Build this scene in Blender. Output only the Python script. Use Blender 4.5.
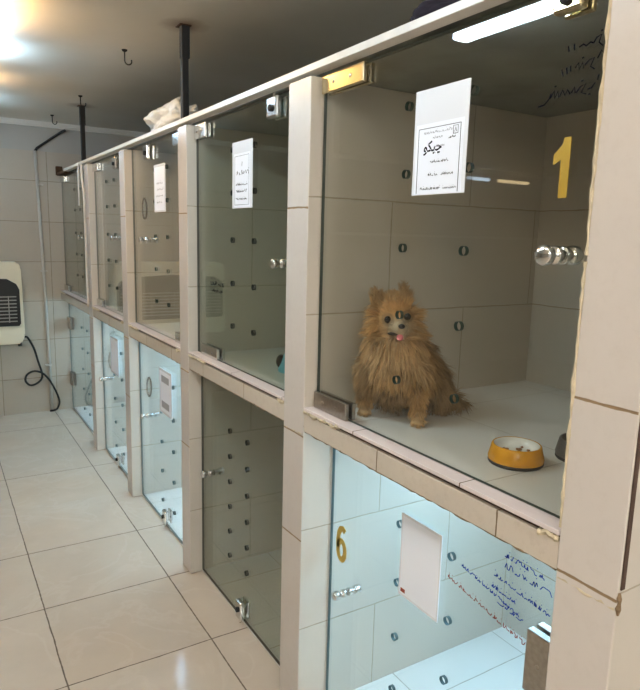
import bpy, bmesh, math, random
import numpy as np
from mathutils import Vector, Matrix
random.seed(7)
rng = np.random.default_rng(11)
for o in list(bpy.data.objects):
    bpy.data.objects.remove(o)
SC = bpy.context.scene
COL = SC.collection

# ------------------------------------------------------------------ camera
cd = bpy.data.cameras.new('camera')
cam = bpy.data.objects.new('camera', cd)
COL.objects.link(cam)
cd.sensor_fit = 'HORIZONTAL'
cd.sensor_width = 36.0
cd.lens = 630.64 / 640 * 36.0
cd.clip_start = 0.02
_r = Vector((0.8530109, -0.52126461, 0.02560493))
_f = Vector((0.51755785, 0.83859584, -0.16997322)).normalized()
_r = (_r - _f * _r.dot(_f)).normalized()
_u = _r.cross(_f)
cam.matrix_world = Matrix(((_r.x, _u.x, -_f.x, 0), (_r.y, _u.y, -_f.y, 0), (_r.z, _u.z, -_f.z, 1.55), (0, 0, 0, 1)))
SC.camera = cam

# ------------------------------------------------------------------ world, exposure
w = bpy.data.worlds.new('world')
SC.world = w
w.use_nodes = True
w.node_tree.nodes['Background'].inputs[0].default_value = (0.8, 0.85, 0.9, 1)
w.node_tree.nodes['Background'].inputs[1].default_value = 0.05
SC.view_settings.view_transform = 'Standard'
SC.view_settings.look = 'None'
SC.view_settings.gamma = 1
SC.view_settings.use_curve_mapping = False
SC.view_settings.exposure = 1.05

WARM = (1.0, 0.74, 0.40)
COOL = (0.64, 0.82, 1.0)
LAMP_K = 30.0      # ceiling batten strength
LOW_K = 38.0        # lamps inside the lower kennels

# ------------------------------------------------------------------ helpers
def lin(c):
    c = c / 255.0
    return c / 12.92 if c <= 0.04045 else ((c + 0.055) / 1.055) ** 2.4
def rgb(r, g, b):
    return (lin(r), lin(g), lin(b), 1.0)

class NT:
    def __init__(self, name):
        self.m = bpy.data.materials.new(name)
        self.m.use_nodes = True
        self.t = self.m.node_tree
        self.t.nodes.clear()
        self.out = self.n('ShaderNodeOutputMaterial')
    def n(self, typ, **kw):
        nd = self.t.nodes.new(typ)
        for k, v in kw.items():
            setattr(nd, k, v)
        return nd
    def put(self, sock, v):
        if isinstance(v, bpy.types.NodeSocket):
            self.t.links.new(v, sock)
        else:
            sock.default_value = v
    def math(self, op, a, b=None, c=None):
        nd = self.n('ShaderNodeMath', operation=op)
        self.put(nd.inputs[0], a)
        if b is not None: self.put(nd.inputs[1], b)
        if c is not None: self.put(nd.inputs[2], c)
        return nd.outputs[0]
    def mix(self, f, a, b):
        nd = self.n('ShaderNodeMix', data_type='RGBA')
        self.put(nd.inputs['Factor'], f)
        self.put(nd.inputs[6], a)
        self.put(nd.inputs[7], b)
        return nd.outputs[2]
    def noise(self, vec, scale, detail=3, rough=0.5, dist=0.0):
        nd = self.n('ShaderNodeTexNoise')
        if vec is not None: self.put(nd.inputs['Vector'], vec)
        nd.inputs['Scale'].default_value = scale
        nd.inputs['Detail'].default_value = detail
        nd.inputs['Roughness'].default_value = rough
        nd.inputs['Distortion'].default_value = dist
        return nd.outputs[0]
    def ramp(self, f, lo, hi):
        nd = self.n('ShaderNodeMapRange')
        self.put(nd.inputs[0], f)
        nd.inputs[1].default_value = lo
        nd.inputs[2].default_value = hi
        return nd.outputs[0]
    def pos(self):
        return self.n('ShaderNodeNewGeometry').outputs['Position']
    def bsdf(self, **kw):
        b = self.n('ShaderNodeBsdfPrincipled')
        for k, v in kw.items():
            self.put(b.inputs[k.replace('_', ' ')], v)
        self.t.links.new(b.outputs[0], self.out.inputs[0])
        return b
    def bump(self, h, strength, dist=0.002):
        nd = self.n('ShaderNodeBump')
        nd.inputs['Strength'].default_value = strength
        nd.inputs['Distance'].default_value = dist
        self.put(nd.inputs['Height'], h)
        return nd.outputs[0]

def simple(name, col, rough=0.5, metal=0.0, spec=0.5, noise=0.0, scale=30, coat=0.0):
    k = NT(name)
    c = col
    if noise:
        f = k.noise(k.pos(), scale, 4)
        dk = tuple(x * (1 - noise) for x in col[:3]) + (1,)
        c = k.mix(k.ramp(f, 0.3, 0.7), dk, col)
    b = k.bsdf(Base_Color=c, Roughness=rough, Metallic=metal, Coat_Weight=coat)
    b.inputs['Specular IOR Level'].default_value = spec
    return k.m

def tile_material(name, ua, va, u0, du, v0, dv, col, grout, joint=0.004, stagger=0.0, rough=0.22, veins=0.0, vary=0.04,
                  dirt=0.0, veincol=None, vlist=None):
    """square ceramic tiles laid over world axes ua / va"""
    k = NT(name)
    p = k.pos()
    sx = k.n('ShaderNodeSeparateXYZ')
    k.put(sx.inputs[0], p)
    U, V = sx.outputs[ua], sx.outputs[va]
    wob = k.math('MULTIPLY', k.math('SUBTRACT', k.noise(p, 9, 3), 0.5), 0.006)
    v = k.math('DIVIDE', k.math('SUBTRACT', k.math('ADD', V, wob), v0), dv)
    row = k.math('FLOOR', v)
    uu = k.math('DIVIDE', k.math('SUBTRACT', k.math('ADD', U, wob), u0), du)
    if stagger:
        par = k.math('FLOORED_MODULO', row, 2.0)
        uu = k.math('ADD', uu, k.math('MULTIPLY', par, stagger))
    coln = k.math('FLOOR', uu)
    fu = k.math('FRACT', uu)
    fv = k.math('FRACT', v)
    eu = k.math('MULTIPLY', k.math('MINIMUM', fu, k.math('SUBTRACT', 1.0, fu)), du)
    ev = k.math('MULTIPLY', k.math('MINIMUM', fv, k.math('SUBTRACT', 1.0, fv)), dv)
    if vlist:
        ev = None
        for z in vlist:
            d = k.math('ABSOLUTE', k.math('SUBTRACT', k.math('ADD', V, wob), z))
            ev = d if ev is None else k.math('MINIMUM', ev, d)
    e = k.math('MINIMUM', eu, ev)
    jw = k.math('MULTIPLY', k.math('ADD', 0.4, k.math('MULTIPLY', k.noise(p, 40, 2), 1.2)), joint * 0.5)
    isj = k.math('SUBTRACT', 1.0, k.ramp(k.math('DIVIDE', e, jw), 0.7, 1.2))
    cmb = k.n('ShaderNodeCombineXYZ')
    k.put(cmb.inputs[0], coln)
    k.put(cmb.inputs[1], row)
    wn = k.n('ShaderNodeTexWhiteNoise')
    k.put(wn.inputs['Vector'], cmb.outputs[0])
    c = k.mix(wn.outputs['Value'], tuple(x * (1 - vary) for x in col[:3]) + (1,), tuple(min(1, x * (1 + vary)) for x in col[:3]) + (1,))
    cloud = k.noise(p, 5, 5, 0.6)
    c = k.mix(k.math('MULTIPLY', k.ramp(cloud, 0.35, 0.7), 0.35 if veins else 0.12), c, tuple(x * 0.78 for x in col[:3]) + (1,))
    if veins:
        off = k.n('ShaderNodeVectorMath', operation='MULTIPLY_ADD')
        k.put(off.inputs[0], cmb.outputs[0]); off.inputs[1].default_value = (3.7, 5.1, 0); k.put(off.inputs[2], p)
        vn = k.noise(off.outputs[0], 2.2, 6, 0.55, 1.2)
        vv = k.math('ABSOLUTE', k.math('SUBTRACT', vn, 0.5))
        vf = k.math('MULTIPLY', k.math('SUBTRACT', 1.0, k.ramp(vv, 0.0, 0.03)), veins)
        c = k.mix(vf, c, veincol)
        c = k.mix(k.math('MULTIPLY', k.ramp(k.noise(off.outputs[0], 1.6, 4), 0.5, 0.75), 0.35), c, (col[0] * .92, col[1] * .80, col[2] * .68, 1))
    if dirt:
        d = k.math('MULTIPLY', k.ramp(k.noise(p, 38, 7, 0.75), 0.5, 0.85), dirt)
        c = k.mix(d, c, rgb(150, 125, 95))
    c = k.mix(isj, c, grout)
    b = k.bsdf(Base_Color=c)
    k.put(b.inputs['Roughness'], k.math('ADD', k.math('MULTIPLY', isj, 0.6), k.math('ADD', rough, k.math('MULTIPLY', k.noise(p, 3, 1), 0.02))))
    b.inputs['Specular IOR Level'].default_value = 0.45
    k.put(b.inputs['Normal'], k.bump(k.math('ADD', k.math('SUBTRACT', 1.0, isj), k.math('MULTIPLY', k.noise(p, 6, 2), 0.25)), 0.35, 0.002))
    return k.m

def emit(name, col, s):
    k = NT(name)
    e = k.n('ShaderNodeEmission')
    e.inputs[0].default_value = tuple(col) + (1,)
    e.inputs[1].default_value = s
    k.t.links.new(e.outputs[0], k.out.inputs[0])
    return k.m

def glass(name, tint, refl=1.0, base=0.05):
    k = NT(name)
    lw = k.n('ShaderNodeLayerWeight')
    lw.inputs['Blend'].default_value = 0.5
    f = k.math('POWER', lw.outputs['Facing'], 5.0)
    f = k.math('MULTIPLY', k.math('ADD', base, k.math('MULTIPLY', f, 1 - base)), refl)
    tr = k.n('ShaderNodeBsdfTransparent')
    tr.inputs[0].default_value = tuple(tint) + (1,)
    gl = k.n('ShaderNodeBsdfGlossy')
    gl.inputs['Roughness'].default_value = 0.015
    gl.inputs[0].default_value = (1, 1, 1, 1)
    mx = k.n('ShaderNodeMixShader')
    k.put(mx.inputs[0], f)
    k.t.links.new(tr.outputs[0], mx.inputs[1])
    k.t.links.new(gl.outputs[0], mx.inputs[2])
    k.t.links.new(mx.outputs[0], k.out.inputs[0])
    return k.m

class MB:
    """collects shapes, linked as ONE mesh object"""
    def __init__(self):
        self.bm = bmesh.new()
    def box(self, a, b, mi=0, bev=0.0):
        a, b = Vector(a), Vector(b)
        lo = Vector((min(a[i], b[i]) for i in range(3)))
        hi = Vector((max(a[i], b[i]) for i in range(3)))
        r = bmesh.ops.create_cube(self.bm, size=1.0, matrix=Matrix.Translation((lo + hi) / 2) @ Matrix.Diagonal((*(hi - lo), 1)))
        vs = r['verts']
        fs = {f for v in vs for f in v.link_faces}
        for f in fs: f.material_index = mi
        if bev:
            es = list({e for v in vs for e in v.link_edges})
            rb = bmesh.ops.bevel(self.bm, geom=es, offset=bev, segments=2, affect='EDGES', profile=0.5, clamp_overlap=True)
            for f in rb['faces']: f.material_index = mi
        return self
    def xf(self, M, fn):
        n0 = len(self.bm.verts)
        fn()
        self.bm.verts.ensure_lookup_table()
        bmesh.ops.transform(self.bm, matrix=M, verts=self.bm.verts[n0:])
        return self
    def tube(self, pts, r, seg=8, mi=0, cap=True, smooth=True):
        pts = [Vector(p) for p in pts]
        rs = r if isinstance(r, (list, tuple)) else [r] * len(pts)
        rings = []
        prev = None
        for i, p in enumerate(pts):
            t = (pts[min(i + 1, len(pts) - 1)] - pts[max(i - 1, 0)]).normalized()
            if prev is None:
                a = Vector((0, 0, 1)) if abs(t.z) < 0.9 else Vector((1, 0, 0))
                nrm = t.cross(a).normalized()
            else:
                nrm = (prev - t * prev.dot(t)).normalized()
            prev = nrm
            bn = t.cross(nrm)
            rings.append([self.bm.verts.new(p + (nrm * math.cos(2 * math.pi * j / seg) + bn * math.sin(2 * math.pi * j / seg)) * rs[i]) for j in range(seg)])
        for i in range(len(rings) - 1):
            for j in range(seg):
                f = self.bm.faces.new((rings[i][j], rings[i][(j + 1) % seg], rings[i + 1][(j + 1) % seg], rings[i + 1][j]))
                f.material_index = mi; f.smooth = smooth
        if cap:
            f = self.bm.faces.new(list(reversed(rings[0]))); f.material_index = mi
            f = self.bm.faces.new(rings[-1]); f.material_index = mi
        return self
    def lathe(self, prof, M=Matrix.Identity(4), seg=24, mi=0, smooth=True):
        """profile of (radius, height) turned about local z"""
        rings = []
        for r, h in prof:
            if r < 1e-6:
                rings.append([self.bm.verts.new(M @ Vector((0, 0, h)))])
            else:
                rings.append([self.bm.verts.new(M @ Vector((r * math.cos(2 * math.pi * j / seg), r * math.sin(2 * math.pi * j / seg), h))) for j in range(seg)])
        for a, b in zip(rings, rings[1:]):
            for j in range(seg):
                k = (j + 1) % seg
                if len(a) == 1 and len(b) == 1: continue
                if len(a) == 1: vs = (a[0], b[k], b[j])
                elif len(b) == 1: vs = (a[j], a[k], b[0])
                else: vs = (a[j], a[k], b[k], b[j])
                f = self.bm.faces.new(vs); f.material_index = mi; f.smooth = smooth
        return self
    def ell(self, c, r, seg=20, mi=0, M=None):
        mat = Matrix.Translation(Vector(c)) @ (M or Matrix.Identity(4)) @ Matrix.Diagonal((*r, 1))
        res = bmesh.ops.create_uvsphere(self.bm, u_segments=seg, v_segments=max(6, seg // 2), radius=1.0, matrix=mat)
        for f in {f for v in res['verts'] for f in v.link_faces}:
            f.smooth = True; f.material_index = mi
        return self
    def poly(self, pts, th, M=Matrix.Identity(4), mi=0):
        """flat outline in local xy given thickness th along z"""
        a = [self.bm.verts.new(M @ Vector((x, y, 0))) for x, y in pts]
        b = [self.bm.verts.new(M @ Vector((x, y, th))) for x, y in pts]
        n = len(pts)
        fs = [self.bm.faces.new(list(reversed(a))), self.bm.faces.new(b)]
        for i in range(n):
            fs.append(self.bm.faces.new((a[i], a[(i + 1) % n], b[(i + 1) % n], b[i])))
        for f in fs: f.material_index = mi
        return self
    def stroke(self, pts, wd, M, th=0.0004, mi=0):
        """pen stroke: a thin ribbon with thickness, local xy"""
        P = [Vector((x, y, 0)) for x, y in pts]
        if len(P) < 2: return self
        L, R = [], []
        for i, p in enumerate(P):
            t = (P[min(i + 1, len(P) - 1)] - P[max(i - 1, 0)])
            if t.length < 1e-9: t = Vector((1, 0, 0))
            t.normalize()
            nn = Vector((-t.y, t.x, 0)) * wd * 0.5
            L.append(p + nn); R.append(p - nn)
        up = Vector((0, 0, th))
        for i in range(len(P) - 1):
            q = [L[i], R[i], R[i + 1], L[i + 1]]
            lo = [self.bm.verts.new(M @ v) for v in q]
            hi = [self.bm.verts.new(M @ (v + up)) for v in q]
            f = self.bm.faces.new(hi); f.material_index = mi
            f = self.bm.faces.new(list(reversed(lo))); f.material_index = mi
            for j in range(4):
                f = self.bm.faces.new((lo[j], lo[(j + 1) % 4], hi[(j + 1) % 4], hi[j])); f.material_index = mi
        return self
    def build(self, name, mats, parent=None):
        me = bpy.data.meshes.new(name)
        bmesh.ops.recalc_face_normals(self.bm, faces=self.bm.faces[:])
        if parent is not None:
            off = world_loc(parent)
            bmesh.ops.translate(self.bm, vec=-off, verts=self.bm.verts[:])
        self.bm.to_mesh(me)
        self.bm.free()
        for m in (mats if isinstance(mats, (list, tuple)) else [mats]):
            me.materials.append(m)
        o = bpy.data.objects.new(name, me)
        COL.objects.link(o)
        if parent is not None:
            o.parent = parent
        return o

def world_loc(o):
    v = Vector(o.location)
    while o.parent is not None:
        o = o.parent
        v += Vector(o.location)
    return v

def tag(o, label=None, cat=None, group=None, kind=None):
    if label: o['label'] = label
    if cat: o['category'] = cat
    if group: o['group'] = group
    if kind: o['kind'] = kind
    return o
def thing(name, label, cat, loc, group=None):
    o = bpy.data.objects.new(name, None)
    COL.objects.link(o)
    o.empty_display_size = 0.1
    o.location = loc
    return tag(o, label, cat, group)

def on_front(x, y, z):
    """local xy drawn on a pane facing the aisle: local x runs to the viewer's right (-y), local y up, local z towards the aisle"""
    return Matrix(((0, 0, -1, x), (-1, 0, 0, y), (0, 1, 0, z), (0, 0, 0, 1)))

# ------------------------------------------------------------------ materials
M = {}
M['floor'] = tile_material('marble_floor_tile', 0, 1, 0.83, 0.525, 2.62, 0.525, rgb(206, 190, 172), rgb(104, 88, 72), 0.0055,
                           rough=0.09, veins=0.16, vary=0.04, veincol=rgb(224, 212, 198), vlist=(-1.6, -1.07, -.55, -.02, .51, 1.04, 1.57, 2.09, 2.61, 3.13, 4.19, 5.24))
M['pier_front'] = tile_material('cream_pier_tile', 1, 2, -0.3, 7.0, 1.63, 0.34, rgb(209, 198, 188), rgb(140, 115, 85), 0.006, rough=0.2, vary=0.05, dirt=0.12, vlist=(1.63, .95, .61))
M['near_pier_front'] = tile_material('near_pier_tile', 1, 2, -0.3, 7.0, -3, 9.0, rgb(209, 198, 188), rgb(140, 115, 85), 0.006, rough=0.2, vary=0.03, dirt=0.12, vlist=(1.29, .970, .60, .25))
M['pier_side'] = tile_material('cream_partition_tile', 0, 2, 1.55, 0.65, 1.66, 0.338, rgb(206, 196, 182), rgb(168, 156, 136), 0.0045, stagger=0.5, rough=0.22, vary=0.03, dirt=0.05)
M['back_tile'] = tile_material('cream_kennel_back_tile', 1, 2, 1.3, 0.6, 1.66, 0.338, rgb(204, 194, 180), rgb(160, 145, 124), 0.0045, rough=0.25, vary=0.03, dirt=0.1)
M['sill_tile'] = tile_material('pinkish_sill_tile', 1, 0, 0.92, 0.40, 0.2, 3.0, rgb(225, 209, 203), rgb(110, 90, 70), 0.004, rough=0.25, vary=0.03, dirt=0.05)
M['lintel_tile'] = tile_material('beige_lintel_tile', 1, 2, 1.215, 0.40, -0.5, 3.0, rgb(205, 191, 174), rgb(120, 98, 72), 0.004, rough=0.25, vary=0.05, dirt=0.3)
M['kennel_floor'] = tile_material('pale_kennel_floor_tile', 0, 1, 1.32, 0.5, 0.92, 0.50, rgb(236, 232, 226), rgb(176, 168, 154), 0.004, rough=0.25, vary=0.03)
M['wall_tile'] = tile_material('grey_wall_tile', 0, 2, 0.86, 0.42, 0.3, 0.327, rgb(186, 174, 157), rgb(146, 134, 116), 0.005, rough=0.3, vary=0.04, dirt=0.1)
M['wall_paint'] = simple('painted_wall', rgb(180, 175, 166), 0.6, noise=0.08, scale=4)
M['side_paint'] = simple('side_wall_paint', rgb(196, 190, 178), 0.5, noise=0.06, scale=3)
M['cornice'] = simple('white_cornice', rgb(222, 218, 208), 0.45)
M['mortar'] = simple('crumbling_mortar', rgb(150, 122, 90), 0.9, noise=0.55, scale=60)
M['caulk'] = simple('cream_caulk', rgb(214, 196, 164), 0.8, noise=0.3, scale=50)
M['dark_gap'] = simple('dark_joint', rgb(88, 66, 54), 0.8, noise=0.4, scale=70)
M['rail'] = simple('white_rail_paint', rgb(224, 216, 206), 0.3, noise=0.12, scale=18)
M['roof'] = simple('grey_roof_panel', rgb(120, 122, 112), 0.45, noise=0.45, scale=7)
M['steel'] = simple('chrome_steel', rgb(214, 214, 212), 0.14, 1.0)
M['brushed'] = simple('brushed_steel', rgb(176, 168, 158), 0.32, 1.0, noise=0.2, scale=80)
M['warm_lit_steel'] = simple('steel_with_warm_reflection', rgb(218, 204, 170), 0.2, 1.0)  # steel, with the gold reflection of the warm lamps put into its colour
M['dark_metal'] = simple('black_painted_steel', rgb(30, 26, 23), 0.7, 0.0, noise=0.4, scale=50)
M['rust'] = simple('rusty_metal', rgb(96, 66, 40), 0.8, 0.2, noise=0.5, scale=60)
M['black'] = simple('black_plastic', rgb(24, 24, 25), 0.4)
M['rubber'] = simple('black_rubber', rgb(30, 29, 28), 0.55)
M['conduit'] = simple('grey_conduit', rgb(196, 190, 180), 0.4)
M['heater'] = simple('cream_enamel', rgb(232, 222, 196), 0.3)
M['grille'] = simple('grille_steel', rgb(165, 165, 162), 0.3, 0.9)
M['paper'] = simple('white_paper', rgb(244, 246, 254), 0.5)
M['sleeve'] = simple('plastic_sleeve', rgb(238, 239, 244), 0.25)
M['ink'] = simple('black_ink', rgb(22, 21, 26), 0.9, spec=.1)
M['pale_ink'] = simple('grey_ink', rgb(165, 165, 172), 0.5)
M['red_ink'] = simple('red_ink', rgb(160, 70, 50), 0.5)
M['blue_ink'] = simple('blue_marker', rgb(34, 56, 150), 0.9, spec=.1)
M['navy_ink'] = simple('navy_marker', rgb(10, 11, 30), 0.9, spec=.05)
M['gold'] = simple('gold_vinyl', rgb(196, 160, 62), 0.38, 0.35)
M['glass'] = glass('clear_greenish_glass', (0.955, 0.965, 0.945), 1.0, 0.05)
M['glass_low'] = glass('clear_bluish_glass', (0.94, 0.965, 0.97), 0.9, 0.045)
M['glass_dark'] = glass('grey_green_glass', (0.80, 0.83, 0.79), 1.0, 0.05)
M['edge'] = simple('green_glass_edge', rgb(46, 60, 52), 0.4, spec=0.3)
M['edge_dark'] = simple('dark_glass_edge', rgb(52, 54, 48), 0.25)
M['edge_low'] = simple('teal_glass_edge', rgb(62, 84, 86), 0.45, spec=0.2)
M['bag'] = simple('white_plastic_bag', rgb(214, 210, 202), 0.35, noise=0.1, scale=30)
M['cloth'] = simple('dark_purple_cloth', rgb(36, 27, 42), 0.9, noise=0.4, scale=90)
M['orange'] = simple('orange_yellow_glaze', rgb(238, 164, 24), 0.25, noise=0.18, scale=30)
M['bowl_white'] = simple('white_glaze', rgb(230, 228, 224), 0.25)
M['bowl_grey'] = simple('grey_bowl_plastic', rgb(106, 100, 96), 0.45, noise=0.2, scale=40)
M['kibble'] = simple('brown_kibble', rgb(150, 98, 52), 0.8, noise=0.3, scale=200)
M['cyan'] = simple('light_blue_plastic', rgb(104, 186, 206), 0.35)
M['lamp_body'] = simple('white_lamp_body', rgb(226, 224, 220), 0.4)
M['warm'] = emit('warm_tube', WARM, LAMP_K)
M['cool'] = emit('cool_tube', COOL, LAMP_K)
M['kennel_lamp'] = emit('kennel_tube', (0.42, 0.73, 1.0), LOW_K)
M['warm_far'] = emit('warm_far_tube', WARM, LAMP_K * .55)
M['cool_far'] = emit('cool_far_tube', COOL, LAMP_K * .55)
M['warm_near'] = emit('warm_rear_tube', (1, .90, .76), LAMP_K * 1.4)
M['cool_near'] = emit('cool_rear_tube', (.84, .92, 1.0), LAMP_K * 1.4)
M['warm_visible'] = emit('amber_tube', (1.0, .62, .22), LAMP_K * .6)
M['cool_visible'] = emit('blue_white_tube', (.45, .72, 1.0), LAMP_K * 1.1)
M['warm_dim'] = emit('warm_dim_tube', (1, .86, .66), LAMP_K * .35)
M['cool_main'] = emit('cool_main_tube', (.66, .85, 1.0), LAMP_K * 1.25)
M['faint_cool'] = emit('distant_cool_tube', COOL, 2.6)
M['faint_warm'] = emit('distant_warm_tube', WARM, 2.2)

def ceiling_mat():
    k = NT('glossy_panel_ceiling')
    p = k.pos()
    c = k.mix(k.ramp(k.noise(p, 1.3, 4), 0.35, 0.7), rgb(206, 198, 182), rgb(222, 215, 202))
    rust = None
    for (x, y) in ((0.965, 2.71), (0.965, 4.80)):
        d = k.n('ShaderNodeVectorMath', operation='DISTANCE')
        k.put(d.inputs[0], p); d.inputs[1].default_value = (x, y, 2.4)
        f = k.math('SUBTRACT', 1.0, k.ramp(k.math('ADD', d.outputs['Value'], k.math('MULTIPLY', k.math('SUBTRACT', k.noise(p, 20, 3), 0.5), 0.06)), 0.02, 0.11))
        c = k.mix(k.math('MULTIPLY', f, 0.7), c, rgb(120, 82, 44))
    b = k.bsdf(Base_Color=c, Roughness=0.42, Anisotropic=0.92)
    b.inputs['Anisotropic Rotation'].default_value = 0.25
    b.inputs['Specular IOR Level'].default_value = 0.5
    tg = k.n('ShaderNodeTangent', direction_type='UV_MAP')
    k.put(b.inputs['Tangent'], tg.outputs[0])
    return k.m
M['ceiling'] = ceiling_mat()

# ------------------------------------------------------------------ the room
XL, XR, YN, YF, ZC = -5.0, 2.1, -2.5, 5.72, 2.40
def structure(name, a, b, mat, label, cat):
    o = MB().box(a, b).build(name, mat)
    return tag(o, label, cat, kind='structure')
structure('floor', (XL, YN, -0.1), (XR, YF, 0.0), M['floor'], 'glossy cream marble tile floor of the aisle', 'floor')
ce = structure('ceiling', (XL, YN, ZC), (XR, YF, ZC + 0.1), M['ceiling'], 'low cream panel ceiling with streaks of lamp light', 'ceiling')
uv = ce.data.uv_layers.new(name='UVMap')
for lp in ce.data.loops:
    v = ce.data.vertices[lp.vertex_index].co
    uv.data[lp.index].uv = (v.y, v.x)
wb = MB().box((XL, YF, 0), (XR, YF + 0.1, 2.17)).box((XL, YF + 0.004, 2.17), (XR, YF + 0.1, ZC), 1).build('wall_back', [M['wall_tile'], M['wall_paint']])
tag(wb, 'grey tiled far wall with a painted band on top', 'wall', kind='structure')
structure('wall_right', (XR, YN, 0), (XR + 0.1, YF + 0.1, ZC), M['side_paint'], 'painted wall behind the kennels', 'wall')
structure('wall_left', (XL - 0.1, YN, 0), (XL, YF + 0.1, ZC), M['side_paint'], 'painted wall on the other side of the room', 'wall')
structure('wall_front', (XL, YN - 0.1, 0), (XR, YN, ZC), M['side_paint'], 'painted wall behind the viewer', 'wall')
cn = MB().box((XL, YF - 0.035, ZC - 0.022), (XR, YF + 0.004, ZC)).box((XL, YF - 0.02, ZC - 0.04), (XR, YF + 0.004, ZC - 0.022)).build('trim_1', M['cornice'])
tag(cn, 'thin white cornice where far wall meets ceiling', 'cornice', kind='structure')

# ------------------------------------------------------------------ ceiling lamps
def batten(x, y0, y1, warm, label, along='y', z=ZC, wd=0.06, m=None):
    t = thing('ceiling_light', label, 'ceiling light', (x, (y0 + y1) / 2, z), 'tube lights on the ceiling')
    MB().box((x - wd / 4, y0, z - 0.0245), (x + wd / 4, y1, z - 0.001)).build('housing', M['lamp_body'], t)
    MB().box((x - wd / 2, y0 + 0.012, z - 0.072), (x + wd / 2, y1 - 0.012, z - 0.025), 0, 0.011).build('tube', m or (M['warm'] if warm else M['cool']), t)
    return t
batten(0.08, 1.36, 2.03, False, 'cool white ceiling tube mirrored in the glass above the dog', m=M['cool_main'])
batten(0.25, 2.72, 3.20, True, 'warm yellow ceiling tube at the top left corner', wd=0.09, m=M['warm_visible'])
batten(0.265, 3.40, 3.72, False, 'cool white ceiling tube beyond the warm corner tube', wd=0.09, m=M['cool_visible'])
batten(0.28, 4.12, 4.40, True, 'warm yellow ceiling tube near the far wall', m=M['warm_visible'])
batten(0.28, 4.78, 5.06, False, 'cool white ceiling tube nearest the far wall', m=M['cool_visible'])
batten(0.05, 0.25, 0.95, True, 'warm ceiling tube above the viewer', m=M['warm_dim'])
batten(-0.6, -2.0, -1.1, False, 'cool ceiling tube behind the viewer', wd=.1, m=M['cool_near'])
batten(.25, -1.9, -1.0, False, 'added unseen ceiling tube behind the viewer on the kennel side', wd=.1, m=M['cool_near'])  # added lamp out of view, brightens the inside of the upper kennels
batten(-1.4, -1.6, -0.9, True, 'warm ceiling tube in the open part of the room', wd=.1, m=M['warm_near'])
def wall_batten(x0, x1, m, label):
    t = thing('wall_light', label, 'wall light', ((x0 + x1) / 2, YF, 2.28), 'tube lights on the far wall')
    MB().box((x0, YF - 0.018, 2.255), (x1, YF + 0.0, 2.305)).build('housing', M['lamp_body'], t)
    MB().box((x0 + 0.01, YF - 0.04, 2.262), (x1 - 0.01, YF - 0.019, 2.298), 0, 0.009).build('tube', m, t)
wall_batten(-3.95, -3.5, M['faint_cool'], 'cool tube light mirrored faintly beside the name card')
wall_batten(-4.65, -4.08, M['faint_warm'], 'warm tube light mirrored faintly beside the gold number one')

# ------------------------------------------------------------------ the kennel block
XF, XB = 0.925, 1.90
PIERS = [(0.548, 0.668), (1.582, 1.708), (2.582, 2.688), (3.562, 3.668), (4.485, 4.600)]
KB = thing('kennel_block', 'long two storey bank of tiled dog kennels along the aisle', 'kennel', (1.4, 3.1, 0))
def pier(y0, y1, xin):
    bm = bmesh.new()
    me = MB()
    me.box((XF, y0, 0.002), (XB + 0.1, y1, 1.985), 0, 0.003)
    for f in me.bm.faces:
        n = f.normal
        f.material_index = 0 if abs(n.x) > 0.6 else 1
    me.bm.normal_update()
    for f in me.bm.faces:
        f.material_index = 0 if abs(f.normal.x) > 0.6 else 1
    return me.build('partition', [M['near_pier_front' if y0 < .6 else 'pier_front'], M['pier_side']], KB)
for y0, y1 in PIERS:
    pier(y0, y1, 0.97)
ylast = YF - 0.003
# joint of dark grout on the near corner of the first pier
MB().box((XF + 0.004, 0.5455, 0.99), (XF + 0.014, 0.5478, 1.6)).build('corner_joint', M['dark_gap'], KB)
MB().box((XB, 0.56, 0.002), (XB + 0.1, ylast, 1.985)).build('back_panel', M['back_tile'], KB)
cells = [(PIERS[i][1], PIERS[i + 1][0]) for i in range(4)] + [(PIERS[4][1], ylast)]
def jag(mb, x, y0, y1, z, amp, size, n, mi=0):
    """uneven bead of mortar along an edge"""
    pts, rs = [], []
    for i in range(n + 1):
        t = i / n
        pts.append((x + random.uniform(-.3, .3) * size * .4, y0 + (y1 - y0) * t, z + random.uniform(-amp, amp)))
        rs.append(size * random.uniform(0.35, 1.0))
    mb.tube(pts, rs, 6, mi, smooth=False)
for i, (y0, y1) in enumerate(cells):
    e = 0.0005
    # shelf between the storeys, its front face and sill
    MB().box((0.945, y0 + e, 0.965), (XB, y1 - e, 1.03)).build('shelf', [M['kennel_floor']], KB)
    MB().box((XF + 0.002, y0 + e, 0.968), (0.9445, y1 - e, 1.0225)).build('lintel', M['lintel_tile'], KB)
    MB().box((XF + 0.012, y0 + e, 1.0228), (0.9446, y1 - e, 1.0325)).build('sill_joint', M['dark_gap'], KB)
    MB().box((XF - 0.001, y0 + e, 1.033), (0.972, y1 - e, 1.0425), 0, 0.0015).build('sill', M['sill_tile'], KB)
    mb = MB()
    jag(mb, XF + 0.006, y0 + .004, y1 - .004, 0.967, 0.0014, 0.005, 60)
    mb.build('mortar_bead', M['mortar'], KB)
    mb = MB()
    jag(mb, XF + 0.002, y1 - 0.19, y1 - 0.002, 1.029, 0.004, 0.0085, 16)
    mb.build('caulk_bead', M['caulk'], KB)
    mb = MB()
    jag(mb, XF + 0.002, y0 + 0.002, y0 + 0.045, 1.027, 0.004, 0.009, 7)
    mb.build('caulk_bead', M['caulk'], KB)
    # inside floor of the lower kennel
    xg = 1.03 if i == 0 else 0.985
    MB().box((xg - 0.002, y0 + e, 0.0005), (XB - 0.001, y1 - e, 0.006)).build('kennel_floor', M['kennel_floor'], KB)
MB().box((0.982, 0.55, 1.9865), (XB + 0.1, ylast, 2.02)).build('roof_panel', M['roof'], KB)
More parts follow.
